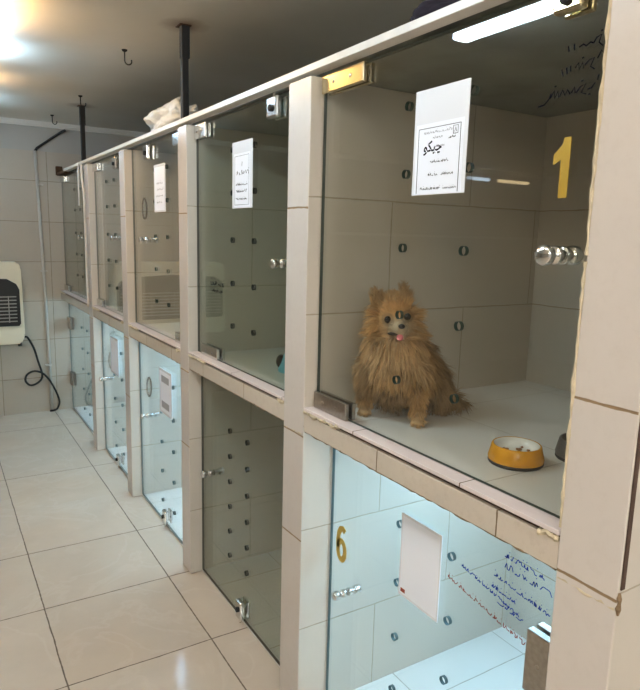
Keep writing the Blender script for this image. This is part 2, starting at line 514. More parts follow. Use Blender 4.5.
MB().box((0.922, 0.25, 1.9945), (0.962, 5.34, 2.014), 0, 0.002).build('top_rail', M['rail'], KB)
for (y0, y1) in PIERS:   # lumps of mortar at the pier joints
    mb = MB()
    for _ in range(1):
        s = .006
        jag(mb, XF + .0015, y0 + .004, y1 - .004, .955, .003, .0035, 14)
    mb.build('mortar_bead', M['caulk'], KB)
for (za, zb) in ((1.05, 1.52), (1.53, 1.98)):      # ragged caulk on the far edge of the nearest pier
    mb = MB()
    n = 30
    mb.tube([(XF + random.uniform(-.001, .002), .6685 + random.uniform(-.0005, .001), za + (zb - za) * q / n) for q in range(n + 1)], [random.uniform(.0018, .0045) for _ in range(n + 1)], 6, smooth=False)
    mb.build('caulk_bead', M['caulk'], KB)
# near corner blob of the first pier
mb = MB()
mb.tube([(XF + .003, .547, .985), (XF + .002, .546, .975), (XF + .004, .5465, .966), (XF + .002, .546, .957), (XF + .004, .547, .945)], [.002, .0045, .003, .005, .002], 7, smooth=False)
mb.build('mortar_bead', M['mortar'], KB)
# lamps under the shelf, lighting the lower kennels
for i, lab in ((0, 'cool tube light under the shelf inside the lower kennel numbered six'), (2, 'cool tube light under the shelf inside the third lower kennel'),
               (3, 'cool tube light under the shelf inside the fourth lower kennel'), (4, 'cool tube light under the shelf inside the last lower kennel')):
    y0, y1 = cells[i]
    yc = (y0 + y1) / 2
    t = thing('kennel_light', lab, 'kennel light', (1.45, yc, 0.965), 'tube lights inside the lower kennels')
    MB().box((1.42, yc - .3, .95), (1.48, yc + .3, .9645)).build('housing', M['lamp_body'], t)
    MB().box((1.425, yc - .29, .93), (1.475, yc + .29, .9495), 0, 0.008).build('tube', M['kennel_lamp'], t)

# posts holding the rail to the ceiling
for (y, lab) in ((2.713, 'black steel post from ceiling to rail above the third pier'), (4.80, 'black steel post from ceiling to rail at the far end')):
    t = thing('support_post', lab, 'post', (0.966, y, 2.0145), 'black posts above the kennels')
    MB().box((.9535, y - .016, 2.0205), (.981, y + .016, 2.36), 0, .002).build('bar', M['dark_metal'], t)
    MB().box((.950, y - .021, 2.27), (.985, y + .012, 2.397), 0, .002).build('sleeve', M['dark_metal'], t)
    MB().box((.94, y - .028, 2.396), (.99, y + .028, 2.3995)).build('ceiling_plate', M['rust'], t)

# ------------------------------------------------------------------ glass doors
def scrib(u0, u1, base, h, seed, n=None):
    """one line of joined handwriting: list of strokes in pane coordinates (u right, v up)"""
    r = random.Random(seed)
    out = []
    u = u0
    while u < u1:
        L = r.uniform(.6, 2.0) * h
        pts = []
        m = r.randint(5, 9)
        for i in range(m):
            t = i / (m - 1)
            pts.append((u + L * t, base + h * (r.choice((0.0, .12, .7, .95, .25)) * (0.6 + .4 * r.random()))))
        sm = []
        for a, b in zip(pts, pts[1:]):
            for q in range(4):
                s = q / 4
                s2 = s * s * (3 - 2 * s)
                sm.append((a[0] + (b[0] - a[0]) * s, a[1] + (b[1] - a[1]) * s2))
        sm.append(pts[-1])
        out.append(sm)
        if r.random() < .6:
            d = u + L * r.random()
            out.append([(d, base + h * 1.25), (d + h * .14, base + h * 1.25)])
        u += L + h * r.uniform(.15, .5)
    return out

def pane_mesh(t, x, y0, y1, z0, z1, holes, mats, hr=0.0105, th=0.010):
    mb = MB().box((x, y0, z0), (x + th, y1, z1))
    o = mb.build('pane', mats, None)
    cut = MB()
    for (y, z) in holes:
        Mx = Matrix.Translation((x + th / 2, y, z)) @ Matrix.Rotation(math.pi / 2, 4, 'Y')
        cut.lathe([(0, -.02), (hr, -.02), (hr, .02), (0, .02)], Mx, 20, smooth=False)
    co = cut.build('cutter', mats[0])
    md = o.modifiers.new('b', 'BOOLEAN'); md.operation = 'DIFFERENCE'; md.object = co; md.solver = 'EXACT'
    dg = bpy.context.evaluated_depsgraph_get()
    me = bpy.data.meshes.new_from_object(o.evaluated_get(dg))
    old = o.data
    o.modifiers.clear(); o.data = me
    bpy.data.meshes.remove(old)
    cm = co.data; bpy.data.objects.remove(co); bpy.data.meshes.remove(cm)
    me.materials.clear()
    for m in mats: me.materials.append(m)
    for p in me.polygons:
        p.material_index = 0 if abs(p.normal.x) > 0.7 else 1
        p.use_smooth = False
    me.transform(Matrix.Translation(-world_loc(t)))
    o.parent = t
    return o

def knob(t, x, y, z, th=0.010, r=0.0165, mat='steel'):
    for s, x0 in ((-1, x), (1, x + th)):
        Mx = Matrix.Translation((x0, y, z)) @ Matrix.Rotation(math.pi / 2 * s, 4, 'Y')
        MB().lathe([(0, 0.0003), (r * .92, 0.0003), (r, .002), (r, .010), (r * .9, .012), (r * .55, .013), (r * .5, .020), (r * .75, .023),
                    (r * 1.05, .026), (r * 1.1, .030), (r * 1.1, .040), (r * .98, .0435), (0, .0445)], Mx, 28).build('knob', M[mat], t)

def patch(t, x, y0, y1, z0, z1, th=0.010, mat='steel', name='hinge', d=0.013):
    h = MB().box((x - d, y0, z0), (x - 0.0003, y1, z1), 0, 0.002).box((x + th + 0.0003, y0, z0), (x + th + d, y1, z1), 0, 0.002).build(name, M[mat], t)
    sc = MB()
    for yy in (y0 + (y1 - y0) * .3, y0 + (y1 - y0) * .7):
        sc.lathe([(0, 0), (.0055, 0), (.0055, .0012), (.004, .002), (0, .002)], Matrix.Translation((x - d, yy, (z0 + z1) / 2)) @ Matrix.Rotation(-math.pi / 2, 4, 'Y'), 12)
    sc.build('screw', M['brushed'], h)
    return h

def bolt_lock(t, x, y, z0, z1, wd=0.045, th=0.010, up=True, mat='steel'):
    """cylinder lock clamped on the glass edge"""
    b = MB().box((x - .022, y - wd / 2, z0), (x - .0003, y + wd / 2, z1), 0, .006).build('lock', M[mat], t)
    zc = z0 + (z1 - z0) * (.45 if up else .55)
    MB().lathe([(0, 0), (.0105, 0), (.0105, .006), (.009, .008), (0, .008)], Matrix.Translation((x - .0215, y, zc)) @ Matrix.Rotation(-math.pi / 2, 4, 'Y'), 18).build('lock_cylinder', M['dark_metal'], b)
    MB().box((x + th + .0003, y - wd / 2, z0), (x + th + .012, y + wd / 2, z1), 0, .004).build('lock_plate', M[mat], t)
    zb = (z1, z1 + .013) if up else (z0 - .018, z0)
    MB().tube([(x - .010, y, zb[0]), (x - .010, y, zb[1])], .0055, 10).build('bolt', M[mat], t)

G = 'frameless glass kennel doors'
XU = 0.966
def door(label, x, y0, y1, z0, z1, holes, mats):
    t = thing('glass_door', label, 'glass door', (x, (y0 + y1) / 2, z0), G)
    pane_mesh(t, x, y0, y1, z0, z1, holes, mats)
    return t
ZU0, ZU1 = 1.0435, 1.987
rowsU = (1.852, 1.699, 1.527, 1.365, 1.202)
def grid(ys, zs): return [(y, z) for y in ys for z in zs]
mu, mud, ml = [M['glass'], M['edge']], [M['glass_dark'], M['edge_dark']], [M['glass_low'], M['edge_low']]

# upper doors, nearest first
d1 = door('glass door with gold number one in front of the fluffy dog', XU, .672, 1.576, ZU0, ZU1, grid((1.0, 1.206), rowsU), mu)
knob(d1, XU, .757, 1.527)
patch(d1, XU, 1.372, 1.570, 1.936, 1.984, mat='warm_lit_steel')
patch(d1, XU, 1.402, 1.572, 1.0437, 1.092, mat='brushed')
bolt_lock(d1, XU, .767, 1.935, 1.98, .06, mat='warm_lit_steel')
d2 = door('upper glass door with a square top lock left of the dog', XU, 1.712, 2.576, ZU0, ZU1, grid((2.03, 2.215), rowsU), mud)
knob(d2, XU, 1.80, 1.46, r=.014)
patch(d2, XU, 2.45, 2.572, 1.925, 1.982)
patch(d2, XU, 2.33, 2.50, 1.0437, 1.092)
bolt_lock(d2, XU, 1.86, 1.914, 1.978, .07)
d3 = door('upper glass door with a paper card beside the cream third pier', XU, 2.692, 3.558, ZU0, ZU1, grid((2.98, 3.17), rowsU), mu)
knob(d3, XU, 3.29, 1.508, r=.014)
bolt_lock(d3, XU, 3.235, 1.905, 1.972, .06)
patch(d3, XU, 2.70, 2.84, 1.0437, 1.092); patch(d3, XU, 2.70, 2.84, 1.93, 1.98)
d4 = door('upper glass door without a card, second from the far wall', XU, 3.672, 4.481, ZU0, ZU1, grid((3.98, 4.17), rowsU), mu)
knob(d4, XU, 3.90, 1.508, r=.014)
bolt_lock(d4, XU, 3.87, 1.905, 1.972, .06)
patch(d4, XU, 4.33, 4.477, 1.0437, 1.092); patch(d4, XU, 4.34, 4.477, 1.93, 1.98)
d5 = door('upper glass door against the far tiled wall', XU, 4.604, 5.705, ZU0, ZU1, grid((5.0, 5.2), rowsU), mud)
knob(d5, XU, 4.90, 1.495, r=.014)
patch(d5, XU, 5.53, 5.70, 1.0437, 1.092); patch(d5, XU, 5.53, 5.70, 1.93, 1.98)
# lower doors
XL1 = 1.03
rowsL = (.789, .618, .453, .29, .125)
l1 = door('lower glass door with gold number six in the near corner', XL1, .672, 1.576, .008, .962, grid((1.04, 1.24), rowsL), ml)
knob(l1, XL1, 1.482, .46, r=.0125)
patch(l1, XL1, .673, .785, .615, .755, mat='brushed', d=.02); patch(l1, XL1, .673, .785, .12, .26, mat='brushed', d=.02)
XLO = 0.980
l2 = door('dark lower glass door with many small holes and a floor lock', XLO, 1.712, 2.576, .012, .962, grid((2.105, 2.27), (.226, .334, .442, .55, .658, .766)), mud)
knob(l2, XLO, 2.46, .523, r=.014)
bolt_lock(l2, XLO, 2.13, .022, .098, .05, up=False)
l3 = door('lower glass door left of the dark one, white card on it', XLO, 2.692, 3.558, .012, .962, grid((2.98, 3.17), rowsL), ml)
knob(l3, XLO, 3.39, .54, r=.014)
bolt_lock(l3, XLO, 3.085, .03, .10, .05, up=False)
l4 = door('lower glass door with a bluish glow and narrow white card', XLO, 3.672, 4.481, .012, .962, grid((3.98, 4.17), rowsL), ml)
knob(l4, XLO, 4.40, .54, r=.014)
bolt_lock(l4, XLO, 4.06, .03, .10, .05, up=False)
l5 = door('lower glass door hinged on the far tiled wall', XLO, 4.604, 5.705, .012, .962, grid((5.0, 5.2), rowsL), ml)
patch(l5, XLO, 5.58, 5.704, .715, .815, mat='brushed'); patch(l5, XLO, 5.58, 5.704, .225, .335, mat='brushed')
bolt_lock(l5, XLO, 4.72, .03, .09, .05, up=False)

# gold numbers
Mn = on_front(XU - .0003, .757, 1.628)
MB().poly([(-.010, 0), (.0085, 0), (.0085, .104), (-.006, .104), (-.009, .092), (-.026, .076), (-.026, .058), (-.010, .066)], .0008, Mn).build('number', M['gold'], d1)
Mn = on_front(XL1 - .0003, 1.510, .556)
six = []
for i in range(33):
    a = 2 * math.pi * i / 32
    six.append((.019 * math.sin(a), .033 + .030 * -math.cos(a)))
tail = [(.017, .098), (.006, .106), (-.006, .102), (-.016, .085), (-.020, .06), (-.0195, .036)]
mb = MB(); mb.stroke(six, .019, Mn, .0008); mb.stroke(tail, .019, Mn, .0008)
mb.build('number', M['gold'], l1)

# handwriting on the panes
def write(t, x, lines, mat, wd, vs=1.0):
    mb = MB()
    for (y, z, slope, strokes) in lines:
        Mw = on_front(x - .0003, y, z) @ Matrix.Rotation(slope, 4, 'Z')
        for s in strokes:
            mb.stroke([(a, b * vs) for a, b in s], wd, Mw, .0004)
    return mb.build('handwriting', mat, t)
def bez(*p): return list(p)
L1 = [[(0, .018), (.002, .004)], [(.012, .019), (.013, .004)], [(.022, .008), (.03, .012), (.036, .006), (.044, .012), (.05, .008)],
      [(.05, .008), (.055, .018), (.064, .022), (.06, .006), (.068, -.004)], [(.074, .03), (.080, .022), (.078, .014)], [(.062, .03), (.066, .03)]]
L2 = [[(0, .014), (.004, -.002)], [(.01, .016), (.012, .0)], [(.018, .018), (.019, .004)], [(.028, .01), (.034, .02), (.036, .004), (.042, .018), (.044, .004)],
      [(.046, .01), (.055, .02), (.064, .022), (.058, .004), (.066, -.004)], [(.07, .018), (.077, .034), (.082, .024)], [(.085, .022), (.098, .024)], [(.04, .028), (.044, .029)]]
L3 = [[(-.022, -.01), (-.008, -.008), (.002, .004), (.006, .016)], [(.004, .004), (.012, .02), (.014, .002), (.02, .018), (.022, .002)],
      [(.024, .004), (.03, .018), (.035, .004), (.04, .016), (.046, .004)], [(.048, .006), (.054, .018), (.056, .004)],
      [(.058, .004), (.066, .016), (.076, .02), (.068, .002), (.078, -.004)], [(.08, .006), (.088, .008), (.094, .018)], [(.098, .022), (.100, .034)],
      [(.012, .03), (.016, .031)], [(.066, .028), (.071, .029)], [(.082, -.006), (.086, -.005)]]
write(d1, XU, [(.772, 1.872, .02, L1), (.782, 1.838, .02, L2), (.806, 1.800, .02, L3)], M['navy_ink'], .0024, .72)
sc1 = lambda u, h, s: scrib(0, u, 0, h, s)
write(l1, XL1, [(.874, .868, -.02, sc1(.10, .013, 3)), (.872, .842, -.02, sc1(.10, .016, 5)), (.90, .812, -.12, sc1(.15, .011, 8)),
                (.905, .782, -.08, sc1(.07, .009, 9)), (1.0, .785, -.19, sc1(.17, .008, 12)), (.885, .752, -.1, sc1(.06, .010, 15))], M['blue_ink'], .0019)
write(l1, XL1, [(1.043, .735, -.16, sc1(.235, .011, 21))], M['red_ink'], .0019)
write(d2, XU, [(2.42, 1.345, 0, sc1(.14, .02, 31)), (2.41, 1.318, 0, sc1(.09, .012, 33))], M['ink'], .003)

# ------------------------------------------------------------------ cards taped to the doors
def text_mesh(body, size, Mx, mat, parent, name='lettering', bold=0.0):
    cu = bpy.data.curves.new(name, 'FONT')
    cu.body = body; cu.size = size; cu.offset = bold; cu.extrude = .0001; cu.align_x = 'CENTER'
    to = bpy.data.objects.new(name, cu); COL.objects.link(to)
    dg = bpy.context.evaluated_depsgraph_get()
    me = bpy.data.meshes.new_from_object(to.evaluated_get(dg))
    bpy.data.objects.remove(to); bpy.data.curves.remove(cu)
    me.transform(Mx); me.transform(Matrix.Translation(-world_loc(parent)))
    me.materials.clear(); me.materials.append(mat)
    o = bpy.data.objects.new(name, me); COL.objects.link(o); o.parent = parent
    return o
GC = 'paper cards on the kennel doors'
def card(label, x, yc, zc, wd, ht, tilt=0.0, paper=None):
    t = thing('name_card', label, 'card', (x, yc, zc), GC)
    Mc = on_front(x, yc, zc) @ Matrix.Rotation(tilt, 4, 'Z')
    MB().poly([(-wd / 2, -ht / 2), (wd / 2, -ht / 2), (wd / 2, ht / 2), (-wd / 2, ht / 2)], .0022, Mc @ Matrix.Translation((0, 0, .0006))).build('sleeve', M['sleeve'], t)
    if paper:
        a, b, c, d = paper
        MB().poly([(a, b), (c, b), (c, d), (a, d)], .0006, Mc @ Matrix.Translation((0, 0, .0029))).build('paper', M['paper'], t)
    return t, Mc @ Matrix.Translation((0, 0, .0036))
# the dog's card
c1, Mc = card('white name card with bold handwritten style name on the dog door', XU, 1.088, 1.762, .170, .228, 0.0, (-.077, -.112, .076, .040))
mb = MB()
fr = [(-.068, -.1105), (-.068, .030), (.066, .030), (.066, -.1105)]
mb.stroke(fr, .0016, Mc, .0003)
for (u, v, L, h, s) in ((-.055, -.103, .058, .006, 41), (.02, -.103, .035, .005, 42), (-.03, -.073, .03, .006, 43), (.012, -.073, .035, .005, 44), (-.025, -.045, .055, .005, 45), (.03, .002, .022, .005, 46)):
    for st in scrib(u, u + L, v, h, s): mb.stroke(st, .0011, Mc, .0003)
mb.stroke([(.044, .004 + .006), (.058, .010), (.058, .026), (.044, .026), (.044, .010)], .0012, Mc, .0003)
mb.stroke([(.048, .013), (.051, .023), (.054, .013)], .0012, Mc, .0003)
mb.build('printing', M['ink'], c1)
mb = MB()
for (u, v, L, h, s) in ((-.05, .018, .08, .006, 47), (-.02, .006, .03, .005, 48), (-.015, -.012, .03, .003, 49)):
    for st in scrib(u, u + L, v, h, s): mb.stroke(st, .0010, Mc, .0003)
mb.build('faint_printing', M['pale_ink'], c1)
NAME = '\uFEEE\uFB91\uFBFF\uFB7C'      # the four letters in their joined forms, laid left to right
try:
    text_mesh(NAME, .031, Mc @ Matrix.Translation((-.020, -.020, .0)), M['ink'], c1, 'lettering', .0007)
except Exception as ex:
    print('text failed', ex)
# other cards
c2, Mc = card('white paper card high on the upper door left of the dog', XU, 2.118, 1.758, .168, .232, 0.0, (-.068, -.112, .068, .075))
mb = MB()
mb.stroke([(-.06, -.104), (-.06, .066), (.06, .066), (.06, -.104), (-.06, -.104)], .0015, Mc, .0003)
for (u, v, L, h, s) in ((-.045, .0, .09, .016, 51), (-.05, -.036, .09, .008, 52), (-.045, -.06, .085, .008, 53), (-.05, -.086, .09, .006, 54)):
    for st in scrib(u, u + L, v, h, s): mb.stroke(st, .0018, Mc, .0003)
mb.stroke([(0, .03), (.003, .045)], .002, Mc, .0003)
mb.build('printing', M['ink'], c2)
c3, Mc = card('white paper card on the upper door beyond the cream third pier', XU, 3.07, 1.758, .172, .224, 0.0, (-.076, -.105, .076, .10))
mb = MB()
for (u, v, L, h, s) in ((-.04, .02, .08, .012, 61), (-.04, -.01, .09, .012, 62), (-.05, -.04, .09, .01, 63), (-.04, -.07, .08, .01, 64)):
    for st in scrib(u, u + L, v, h, s): mb.stroke(st, .0018, Mc, .0003)
mb.build('printing', M['pale_ink'], c3)
c4, Mc = card('blank white card on the lower door numbered six', XL1, 1.147, .714, .156, .234, 0.0, (-.072, -.11, .072, .11))
mb = MB()
rg = [(.006 + .036 * math.cos(a * math.pi / 16), .004 + .05 * math.sin(a * math.pi / 16)) for a in range(33)]
mb.poly([(-.068, -.105), (-.05, -.105), (-.05, -.094), (-.068, -.094)], .0003, Mc)
mb.build('red_mark', M['red_ink'], c4)
c5, Mc = card('white card with two grey blocks on the lower door beside the dark one', XLO, 3.075, .74, .195, .235, 0.0, (-.085, -.105, .085, .105))
mb = MB()
mb.poly([(-.06, .05), (.06, .05), (.06, .085), (-.06, .085)], .0003, Mc)
mb.build('printing', M['pale_ink'], c5)
mb = MB()
mb.poly([(-.06, -.085), (.06, -.085), (.06, -.05), (-.06, -.05)], .0003, Mc)
mb.build('printing', M['pale_ink'], c5)
c6, Mc = card('narrow blank white card on the second lower door from the far wall', XLO, 4.125, .748, .20, .245, 0.0, (-.09, -.11, .09, .11))

# ------------------------------------------------------------------ oval steel pulls hung on the pier sides
def oval(y, z, x, label):
    t = MB()
    pts = [(x + .012 * math.sin(2 * math.pi * i / 20), y - .004, z + .055 * math.cos(2 * math.pi * i / 20)) for i in range(21)]
    t.tube(pts, .0045, 8, cap=False)
    t.box((x - .006, y - .004, z + .046), (x + .006, y + .004, z + .060))
    o = t.build('oval_ring', M['rust'])
    o.location = (0, 0, 0)
    return tag(o, label, 'ring', 'rusty oval rings on the pier sides')
oval(3.5585, 1.675, 1.03, 'rusty oval ring on the pier behind the third upper door')
oval(3.5585, .66, 1.035, 'rusty oval ring behind the lower door beside the dark one')
oval(4.4815, .65, 1.035, 'rusty oval ring behind the bluish lower door')

# ------------------------------------------------------------------ things on top and on the ceiling
def lump(name, c, r, mat, label, cat, seed, amp=.25, fold=5.0):
    from mathutils import noise as nz
    mb = MB()
    res = bmesh.ops.create_icosphere(mb.bm, subdivisions=5, radius=1.0)
    for v in mb.bm.verts:
        d = v.co.normalized()
        k = 1 + amp * nz.noise(d * 1.6 + Vector((seed, 0, 0))) + amp * .55 * abs(nz.noise(d * fold + Vector((0, seed, 0)))) - amp * .4 * abs(nz.noise(d * fold * 2.1))
        z = d.z * k
        if z < -.55: z = -.55 + (z + .55) * .05
        v.co = Vector((d.x * k * r[0], d.y * k * r[1], (z + .56) * r[2]))
        v.co += Vector(c)
    for f in mb.bm.faces: f.smooth = True
    o = mb.build(name, mat)
    return tag(o, label, cat)
lump('plastic_bag', (1.035, 3.07, 2.026), (.085, .25, .082), M['bag'], 'crumpled white plastic bag lying on the kennel roof', 'bag', 3.3, .35, 4)
lump('folded_cloth', (1.06, 1.10, 2.0205), (.10, .15, .05), M['cloth'], 'dark purple cloth bundle on the roof above the dog', 'cloth', 8.1, .4, 4)

def hook(x, y, label):
    mb = MB()
    z = ZC
    pts = [(x, y, z - .0005), (x, y, z - .05)]
    for i in range(9):
        a = math.pi * i / 8 * 1.15
        pts.append((x + .016 - .016 * math.cos(a), y - .004 * i / 8, z - .05 - .016 * math.sin(a)))
    mb.tube(pts, .0035, 8)
    mb.lathe([(0, 0), (.014, 0), (.012, -.006), (.005, -.010), (0, -.010)], Matrix.Translation((x, y, z - .0005)), 12)
    o = mb.build('ceiling_hook', M['dark_metal'])
    tag(o, label, 'hook', 'steel hooks in the ceiling')
hook(.853, 3.22, 'dark steel ceiling hook left of the near black post')
hook(.89, 4.45, 'small steel ceiling hook in front of the far black post')
hook(.855, 5.32, 'pale little ceiling hook closest to the far wall')

# rail end fixing at the far wall
mb = MB().box((.93, 5.34, 1.985), (.97, 5.70, 2.01), 0, .002).box((.925, 5.68, 1.99), (.975, 5.715, 2.06), 0, .004)
tag(mb.build('wall_bracket', M['rust']), 'rusty bracket fixing the rail to the far wall', 'bracket')
# peeled strips of white edging at the fourth pier
mb = MB()
mb.xf(Matrix.Translation((.900, 4.66, 1.985)) @ Matrix.Rotation(math.radians(3), 4, 'X'), lambda: mb.box((-.002, -.018, -.27), (.002, .018, .02)))
tag(mb.build('edging_strip', M['rail']), 'short peeled white edging strip dangling from the rail', 'strip', 'peeling edging strips at the far pier')
mb = MB()
mb.tube([(.908, 4.585, 1.985), (.905, 4.575, 1.90), (.910, 4.55, 1.80), (.911, 4.545, 1.045)], .008, 4, smooth=False)
tag(mb.build('edging_strip', M['rail']), 'long white edging strip running down the far pier', 'strip', 'peeling edging strips at the far pier')

# ------------------------------------------------------------------ far wall: conduit, cable, heater, cord
t = thing('conduit_pipe', 'thin grey conduit pipe running down the far tiled wall', 'pipe', (.80, YF - .012, 0))
MB().tube([(.775, YF - .013, 2.17), (.80, YF - .013, 1.1), (.812, YF - .013, .002)], .012, 10).build('pipe', M['conduit'], t)
for z in (1.9, 1.2, .4):
    MB().box((.775, YF - .028, z), (.825, YF - .0005, z + .012)).build('clip', M['conduit'], t)
o = MB().tube([(.775, YF - .014, 2.165), (.79, YF - .014, 2.19), (.90, YF - .014, 2.275), (.985, YF - .014, 2.337), (1.005, YF - .05, 2.345)], .010, 8).build('black_cable', M['rubber'])
tag(o, 'black cable sloping from conduit top up to the ceiling', 'cable')

t = thing('gas_heater', 'cream wall heater with black louvred grille on the far wall', 'heater', (.1, YF, .6))
mb = MB()
D0, D1 = YF - .19, YF - .001
out = [(-.40, .63), (.585, .63), (.612, .70), (.606, 1.24), (.585, 1.285), (-.38, 1.285), (-.41, 1.24), (-.42, .70)]
Mh = Matrix(((1, 0, 0, 0), (0, 0, 1, D0), (0, 1, 0, 0), (0, 0, 0, 1)))
mb.poly(out, D1 - D0, Mh)
bmesh.ops.bevel(mb.bm, geom=mb.bm.edges[:], offset=.012, segments=2, affect='EDGES')
mb.build('casing', M['heater'], t)
mb = MB()
mb.poly([(-.36, .78), (.572, .78), (.585, .80), (.585, 1.07), (.565, 1.115), (.50, 1.155), (.1, 1.175), (-.30, 1.155), (-.37, 1.115), (-.385, 1.07), (-.385, .80)], .012, Matrix(((1, 0, 0, 0), (0, 0, 1, D0 - .012), (0, 1, 0, 0), (0, 0, 0, 1))))
g = mb.build('grille', M['black'], t)
mb = MB()
for i in range(8):
    z = .815 + i * .028
    mb.box((-.36, D0 - .018, z), (.560, D0 - .0125, z + .008))
for i in range(5):
    mb.box((-.34 + i * .21, D0 - .0195, .81), (-.334 + i * .21, D0 - .0126, 1.02))
mb.build('louvre', M['grille'], g)
MB().lathe([(0, 0), (.014, 0), (.014, .02), (.01, .024), (0, .024)], Matrix.Translation((.575, D0 + .06, .6045)), 14).build('cord_outlet', M['rubber'], t)
pts0 = [(.622, 5.63, .672), (.645, 5.66, .655), (.69, 5.69, .56), (.72, 5.70, .44), (.745, 5.70, .34), (.735, 5.70, .285), (.69, 5.695, .252), (.645, 5.69, .248), (.612, 5.685, .29), (.625, 5.68, .342),
        (.68, 5.675, .368), (.745, 5.675, .345), (.80, 5.68, .275), (.85, 5.69, .165), (.872, 5.695, .08), (.855, 5.69, .025), (.825, 5.68, .010), (.79, 5.68, .009)]
def smooth_path(P, n=5):
    P = [Vector(p) for p in P]
    out = []
    for i in range(len(P) - 1):
        a, b, c, d = P[max(i - 1, 0)], P[i], P[i + 1], P[min(i + 2, len(P) - 1)]
        for q in range(n):
            s = q / n
            out.append(.5 * ((2 * b) + (c - a) * s + (2 * a - 5 * b + 4 * c - d) * s * s + (3 * b - a - 3 * c + d) * s ** 3))
    out.append(P[-1])
    return out
o = MB().tube(smooth_path(pts0), .0085, 8).build('power_cord', M['rubber'])
tag(o, 'black cord looping once below the heater to the floor', 'cord')

# shelf on the hidden part of the far wall (it shows as a pale line in the glass)
o = MB().box((-4.9, YF - .2, 1.57), (-1.5, YF - .001, 1.60), 0, .003).build('wall_shelf', M['rail'])
tag(o, 'long pale wall shelf reflected as a line in the glass', 'shelf')

# ------------------------------------------------------------------ things inside the kennels
FZ = 1.0305
def bowl(label, x, y, r, h, outer, inner, base, grp):
    t = thing('pet_bowl', label, 'bowl', (x, y, FZ), grp)
    T = Matrix.Translation((x, y, FZ))
    MB().lathe([(r * 1.0, .008), (r * 1.02, .014), (r * .97, h * .55), (r * .90, h * .95), (r * .87, h), (r * .83, h * .985)], T, 40).build('body', outer, t)
    MB().lathe([(r * .83, h * .985), (r * .80, h * .9), (r * .74, h * .62), (r * .5, h * .56), (0, h * .55)], T, 40).build('inside', inner, t)
    MB().lathe([(0, 0.0003), (r * .98, .0003), (r * 1.01, .003), (r * 1.005, .0085), (r * .9, .0085)], T, 40).build('foot_ring', base, t)
    return t
GB = 'pet bowls in the dog kennel'
b1 = bowl('orange pet bowl with white inside on the dog kennel floor', 1.158, .975, .064, .046, M['orange'], M['bowl_white'], M['rubber'], GB)
def heart(px, py, s, rot):
    pts = []
    for i in range(20):
        a = 2 * math.pi * i / 20
        X = .8 * math.sin(a) ** 3
        Y = (13 * math.cos(a) - 5 * math.cos(2 * a) - 2 * math.cos(3 * a) - math.cos(4 * a)) / 17
        pts.append((X * s, Y * s))
    return pts, Matrix.Translation((1.158 + px, .975 + py, FZ + .0272)) @ Matrix.Rotation(rot, 4, 'Z')
for (px, py, s, rot) in ((-.012, .022, .009, -.9), (.014, .004, .009, -.6), (.0, -.008, .006, .6), (.028, -.012, .005, 1.2), (.034, .012, .004, 0), (-.03, .008, .005, .4)):
    pts, Mx = heart(px, py, s, rot)
    MB().poly(pts, .003, Mx).build('heart_mark', M['kibble'], b1)
b2 = bowl('dark grey pet bowl half hidden behind the nearest pier', 1.325, .915, .062, .05, M['bowl_grey'], M['bowl_grey'], M['rubber'], GB)

# light blue litter scoop house in the second upper kennel
t = thing('pet_house', 'light blue rounded plastic pet house peeking from behind second pier', 'pet house', (1.2, 2.09, FZ))
mb = MB()
prof = []
for i in range(13):
    a = math.pi / 2 * i / 12
    prof.append((.085 * math.cos(a), .095 * math.sin(a)))
mb.lathe([(.085, 0)] + prof[:-1] + [(0, .095)], Matrix.Translation((1.2, 2.09, FZ + .0004)), 32)
mb.build('shell', M['cyan'], t)
mb = MB()
for i in range(2):
    mb.ell((1.136, 2.125, FZ + .036), (.020, .030, .028), 16, M=Matrix.Rotation(math.radians(-28), 4, 'Z'))
mb.build('opening', M['black'], t)

# ------------------------------------------------------------------ the dog
DC = Vector((1.13, 1.42, FZ))
DR = Vector((0.78247901, -0.62267696, 0))       # across the dog's front
DF = Vector((-0.62267696, -0.78247901, 0))      # the way it looks
DU = Vector((0, 0, 1))
def dp(r, f, u): return DC + DR * r + DF * f + DU * u
DM = Matrix(((DR.x, DF.x, 0, DC.x), (DR.y, DF.y, 0, DC.y), (0, 0, 1, DC.z), (0, 0, 0, 1)))
dog = thing('dog', 'fluffy orange pomeranian dog sitting in the upper kennel, tongue out', 'dog', DC)
mb = MB()
def blob(c, r, rot=None):
    mb.bm.verts.ensure_lookup_table()
    bmesh.ops.create_uvsphere(mb.bm, u_segments=24, v_segments=14, radius=1.0, matrix=DM @ Matrix.Translation(c) @ (rot or Matrix.Identity(4)) @ Matrix.Diagonal((*r, 1)))
blob((.005, .005, .150), (.082, .080, .105))
blob((.045, -.05, .125), (.085, .085, .10))
blob((.075, -.10, .090), (.085, .085, .085))
blob((.0, .015, .215), (.078, .07, .075))
blob((-.002, .030, .290), (.060, .056, .056))
blob((-.004, .02, .325), (.048, .045, .035))
blob((.008, .078, .276), (.030, .030, .022))
blob((.014, .100, .280), (.019, .020, .016))
blob((.012, .085, .261), (.020, .024, .010))
def chain(pts, rs, n=7):
    for i in range(len(pts) - 1):
        for k in range(n):
            s = k / n
            a, b = Vector(pts[i]), Vector(pts[i + 1])
            rr = rs[i] + (rs[i + 1] - rs[i]) * s
            blob(a + (b - a) * s, (rr, rr, rr))
chain([(-.060, .02, .15), (-.075, .005, .08), (-.080, -.008, .022)], [.036, .022, .017])
blob((-.080, .006, .012), (.017, .026, .0115))
chain([(.050, .045, .15), (.066, .060, .08), (.075, .066, .022)], [.038, .024, .018])
blob((.076, .082, .012), (.018, .028, .0115))
chain([(.10, -.08, .085), (.135, -.075, .05)], [.06, .035])
blob((.148, -.055, .0145), (.026, .034, .014))
blob((.0, -.11, .03), (.04, .05, .03))
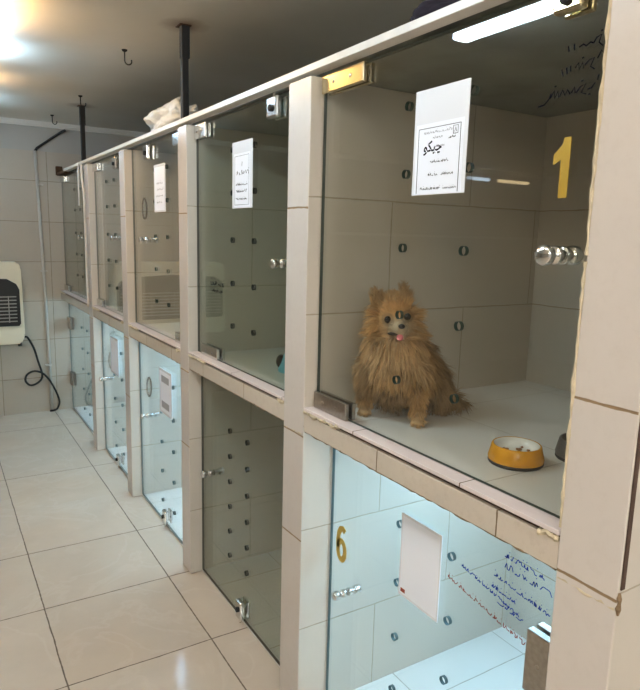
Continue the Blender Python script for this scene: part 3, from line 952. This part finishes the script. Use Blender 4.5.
chain([(.13, -.10, .05), (.175, -.095, .035), (.215, -.085, .022)], [.035, .026, .012])
chain([(.10, -.17, .08), (.11, -.20, .14), (.09, -.17, .20)], [.03, .026, .016])
# ears
for (er, ef, eu, tr, tu) in ((-.048, .022, .335, -.064, .378), (.022, .020, .345, .017, .390)):
    for k in range(8):
        s = k / 7
        blob((er + (tr - er) * s, ef - .004 * s, eu + (tu - eu) * s), (.022 * (1 - s) + .004, .011 * (1 - s) + .003, .012))
body = mb.build('body', [M['orange']], dog)
md = body.modifiers.new('r', 'REMESH'); md.mode = 'VOXEL'; md.voxel_size = .0045; md.use_smooth_shade = True
ms = body.modifiers.new('s', 'SMOOTH'); ms.iterations = 4; ms.factor = .5
dg = bpy.context.evaluated_depsgraph_get()
me = bpy.data.meshes.new_from_object(body.evaluated_get(dg))
old = body.data; body.modifiers.clear(); body.data = me; bpy.data.meshes.remove(old)

def fur_shader(name, rough):
    k = NT(name)
    a = k.n('ShaderNodeAttribute', attribute_name='coat')
    b = k.bsdf(Base_Color=a.outputs['Color'], Roughness=rough)
    b.inputs['Specular IOR Level'].default_value = 0.25
    return k.m
M['coat'] = fur_shader('dog_skin', .8)
M['fur'] = fur_shader('dog_fur', .6)
def coat_colour(r, f, u, jit):
    """coat by place on the body: cream muzzle, cheeks and paws, orange face and chest, sable tips on the sides"""
    org = np.array([.47, .275, .115]); cream = np.array([.50, .38, .25]); sable = np.array([.20, .14, .085]); pale = np.array([.60, .44, .27])
    c = org.copy()
    dm = math.sqrt(((r - .013) / .034) ** 2 + ((u - .274) / .026) ** 2)
    if f > .045 and u > .22:
        k = max(0, min(1, 1.6 - dm)); c = c * (1 - k) + cream * k
    if u < .04: c = c * .8 + cream * .2
    if .12 < u < .245 and f > .02:
        k = .55 * max(0, 1 - abs(u - .19) / .09); c = c * (1 - k) + pale * k
    s = max(0, min(1, (-f + .035) / .08)) * .75
    if u < .3: c = c * (1 - s) + sable * s
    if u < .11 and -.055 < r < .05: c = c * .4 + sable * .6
    if r < -.055 and .06 < u < .2: c = c * .6 + sable * .4
    de = min(math.hypot(r + .022, u - .298), math.hypot(r - .032, u - .308))
    if f > .05 and de < .018: c = c * .45 + sable * .35
    if f > .05 and u > .305: c = c * np.array([.92, .80, .70])
    if u > .345: c = c * .7 + sable * .3
    return np.clip(1.12 * c * (1 + .35 * jit), 0.01, 1)
inv = DM.inverted()
def to_dog(v): return inv @ (v + DC)      # body vertices are stored relative to the Empty at DC
n = len(me.vertices)
att = me.color_attributes.new('coat', 'FLOAT_COLOR', 'POINT')
cols = np.ones((n, 4), np.float32)
for i, v in enumerate(me.vertices):
    q = to_dog(v.co); cols[i, :3] = coat_colour(q.x, q.y, q.z, -.35)
att.data.foreach_set('color', cols.ravel())
me.materials.clear(); me.materials.append(M['coat'])
for p in me.polygons: p.use_smooth = True

# fur strands
me.calc_loop_triangles()
tris = np.array([t.vertices[:] for t in me.loop_triangles])
co = np.empty(n * 3, np.float32); me.vertices.foreach_get('co', co); co = co.reshape(-1, 3)
no = np.empty(n * 3, np.float32); me.vertices.foreach_get('normal', no); no = no.reshape(-1, 3)
A = np.linalg.norm(np.cross(co[tris[:, 1]] - co[tris[:, 0]], co[tris[:, 2]] - co[tris[:, 0]]), axis=1)
NS = 26000
pick = rng.choice(len(tris), NS, p=A / A.sum())
u_ = rng.random(NS); v_ = rng.random(NS); fl = u_ + v_ > 1; u_[fl] = 1 - u_[fl]; v_[fl] = 1 - v_[fl]
tt = tris[pick]
P = co[tt[:, 0]] * (1 - u_ - v_)[:, None] + co[tt[:, 1]] * u_[:, None] + co[tt[:, 2]] * v_[:, None]
N = no[tt[:, 0]] + no[tt[:, 1]] + no[tt[:, 2]]; N /= np.linalg.norm(N, axis=1)[:, None]
Rm = np.array([[DR.x, DR.y, 0], [DF.x, DF.y, 0], [0, 0, 1]])
Pl = P @ Rm.T; Nl = N @ Rm.T
verts, faces, vc = [], [], []
EYES = np.array([[-.022, .080, .298], [.032, .078, .308]])
NOSE = np.array([.017, .118, .285])
NC = 700
clump = rng.normal(size=(NC, 3)); cpos = Pl[rng.choice(NS, NC)]; cshade = rng.normal(size=NC) * .75
for i in range(NS):
    p, nn = Pl[i], Nl[i]
    r, f, u = p
    face = f > .05 and u > .25 and abs(r - .01) < .055
    if face:
        dn = np.linalg.norm(p - NOSE)
        L = .009 + .22 * max(0, dn - .03)
        L = min(L, .03)
        de = np.linalg.norm(EYES - p, axis=1).min()
        if de < .0105: continue
        if de < .02: L = min(L, .006)
        if dn < .02: continue
        flow = (p - NOSE); flow /= np.linalg.norm(flow) + 1e-6
        d = nn * .5 + flow * .9 + np.array([0, 0, -.05])
    elif u > .325 and nn[2] > -.5 and f > -.03:        # crown and ears
        L = .016 + .008 * rng.random()
        d = nn * .7 + np.array([0, -.2, .45])
    elif u > .24:                                       # cheeks and ruff
        L = .036
        d = nn * .9 + np.array([np.sign(r) * .25, -.05, -.15])
    elif u < .115 and f > -.04 and (r < -.05 or .03 < r < .12):   # fore legs and paws
        L = .014 + .020 * max(0, (u - .02) / .095)
        d = nn * .55 + np.array([0, .1, -.6])
    elif u < .03:
        L = .012
        d = nn * .6 + np.array([0, .3, -.3])
    else:
        L = .046 if u > .16 or f < 0 else .020 + .026 * max(0, (u - .07) / .09)
        d = nn * .75 + np.array([0, .05, -.75])
    j = int(np.argmin(((cpos - p) ** 2).sum(1)))
    d = d + clump[j] * .12 + rng.normal(size=3) * .12
    d /= np.linalg.norm(d)
    L *= .7 + .55 * rng.random()
    g = np.array([0, 0, -1.0]) * (.55 if u < .30 else .12)
    side = np.cross(d, rng.normal(size=3)); side /= np.linalg.norm(side) + 1e-9
    w0 = .0013 if not face else .0008
    jit = rng.normal() * .6 + (cshade[j] if not face else 0)
    base = len(verts)
    nseg = 3
    pt = p - nn * .002
    dd = d.copy()
    for s in range(nseg + 1):
        t = s / nseg
        wd = w0 * (1 - t * .85)
        q = pt + (cpos[j] - p) * (.55 * t if not face else .2 * t)
        q[2] = max(q[2], .0015)
        for sg in (-1, 1):
            x = q + side * wd * sg
            xw = x @ Rm
            xw[1] = min(xw[1], 1.578 - DC.y)
            verts.append(xw)
            c = coat_colour(r, f, u, jit * .6 + (.5 * t - .15))
            vc.append((c[0], c[1], c[2], 1))
        dd = dd + g * (t + .3) * .5; dd /= np.linalg.norm(dd)
        pt = pt + dd * L / nseg
    for s in range(nseg):
        b = base + 2 * s
        faces.append((b, b + 1, b + 3, b + 2))
fm = bpy.data.meshes.new('fur')
fm.from_pydata([tuple(v) for v in verts], [], faces)
fa = fm.color_attributes.new('coat', 'FLOAT_COLOR', 'POINT')
fa.data.foreach_set('color', np.array(vc, np.float32).ravel())
fm.materials.append(M['fur'])
fo = bpy.data.objects.new('fur', fm); COL.objects.link(fo); fo.parent = dog

M['eye'] = simple('dog_eye', rgb(14, 10, 8), 0.08, spec=0.8)
M['nose'] = simple('dog_nose', rgb(24, 20, 20), 0.35)
M['lip'] = simple('dog_lip', rgb(40, 28, 24), 0.5)
M['tongue'] = simple('dog_tongue', rgb(216, 112, 116), 0.35)
for (r, f, u) in ((-.022, .080, .298), (.032, .078, .308)):
    e = MB(); e.ell(dp(r, f, u), (.0102, .0095, .0102), 16); e.build('eye', M['eye'], dog)
e = MB(); e.ell(dp(.017, .1195, .286), (.0095, .0095, .0072), 16); e.build('nose', M['nose'], dog)
Rz = DM.to_3x3().to_4x4()
e = MB(); e.ell(dp(.003, .094, .2615), (.024, .014, .0052), 16, M=Rz); e.build('lip', M['lip'], dog)
e = MB(); e.ell(dp(.014, .112, .2545), (.0095, .012, .0045), 16, M=Rz @ Matrix.Rotation(math.radians(-40), 4, 'X')); e.build('tongue', M['tongue'], dog)
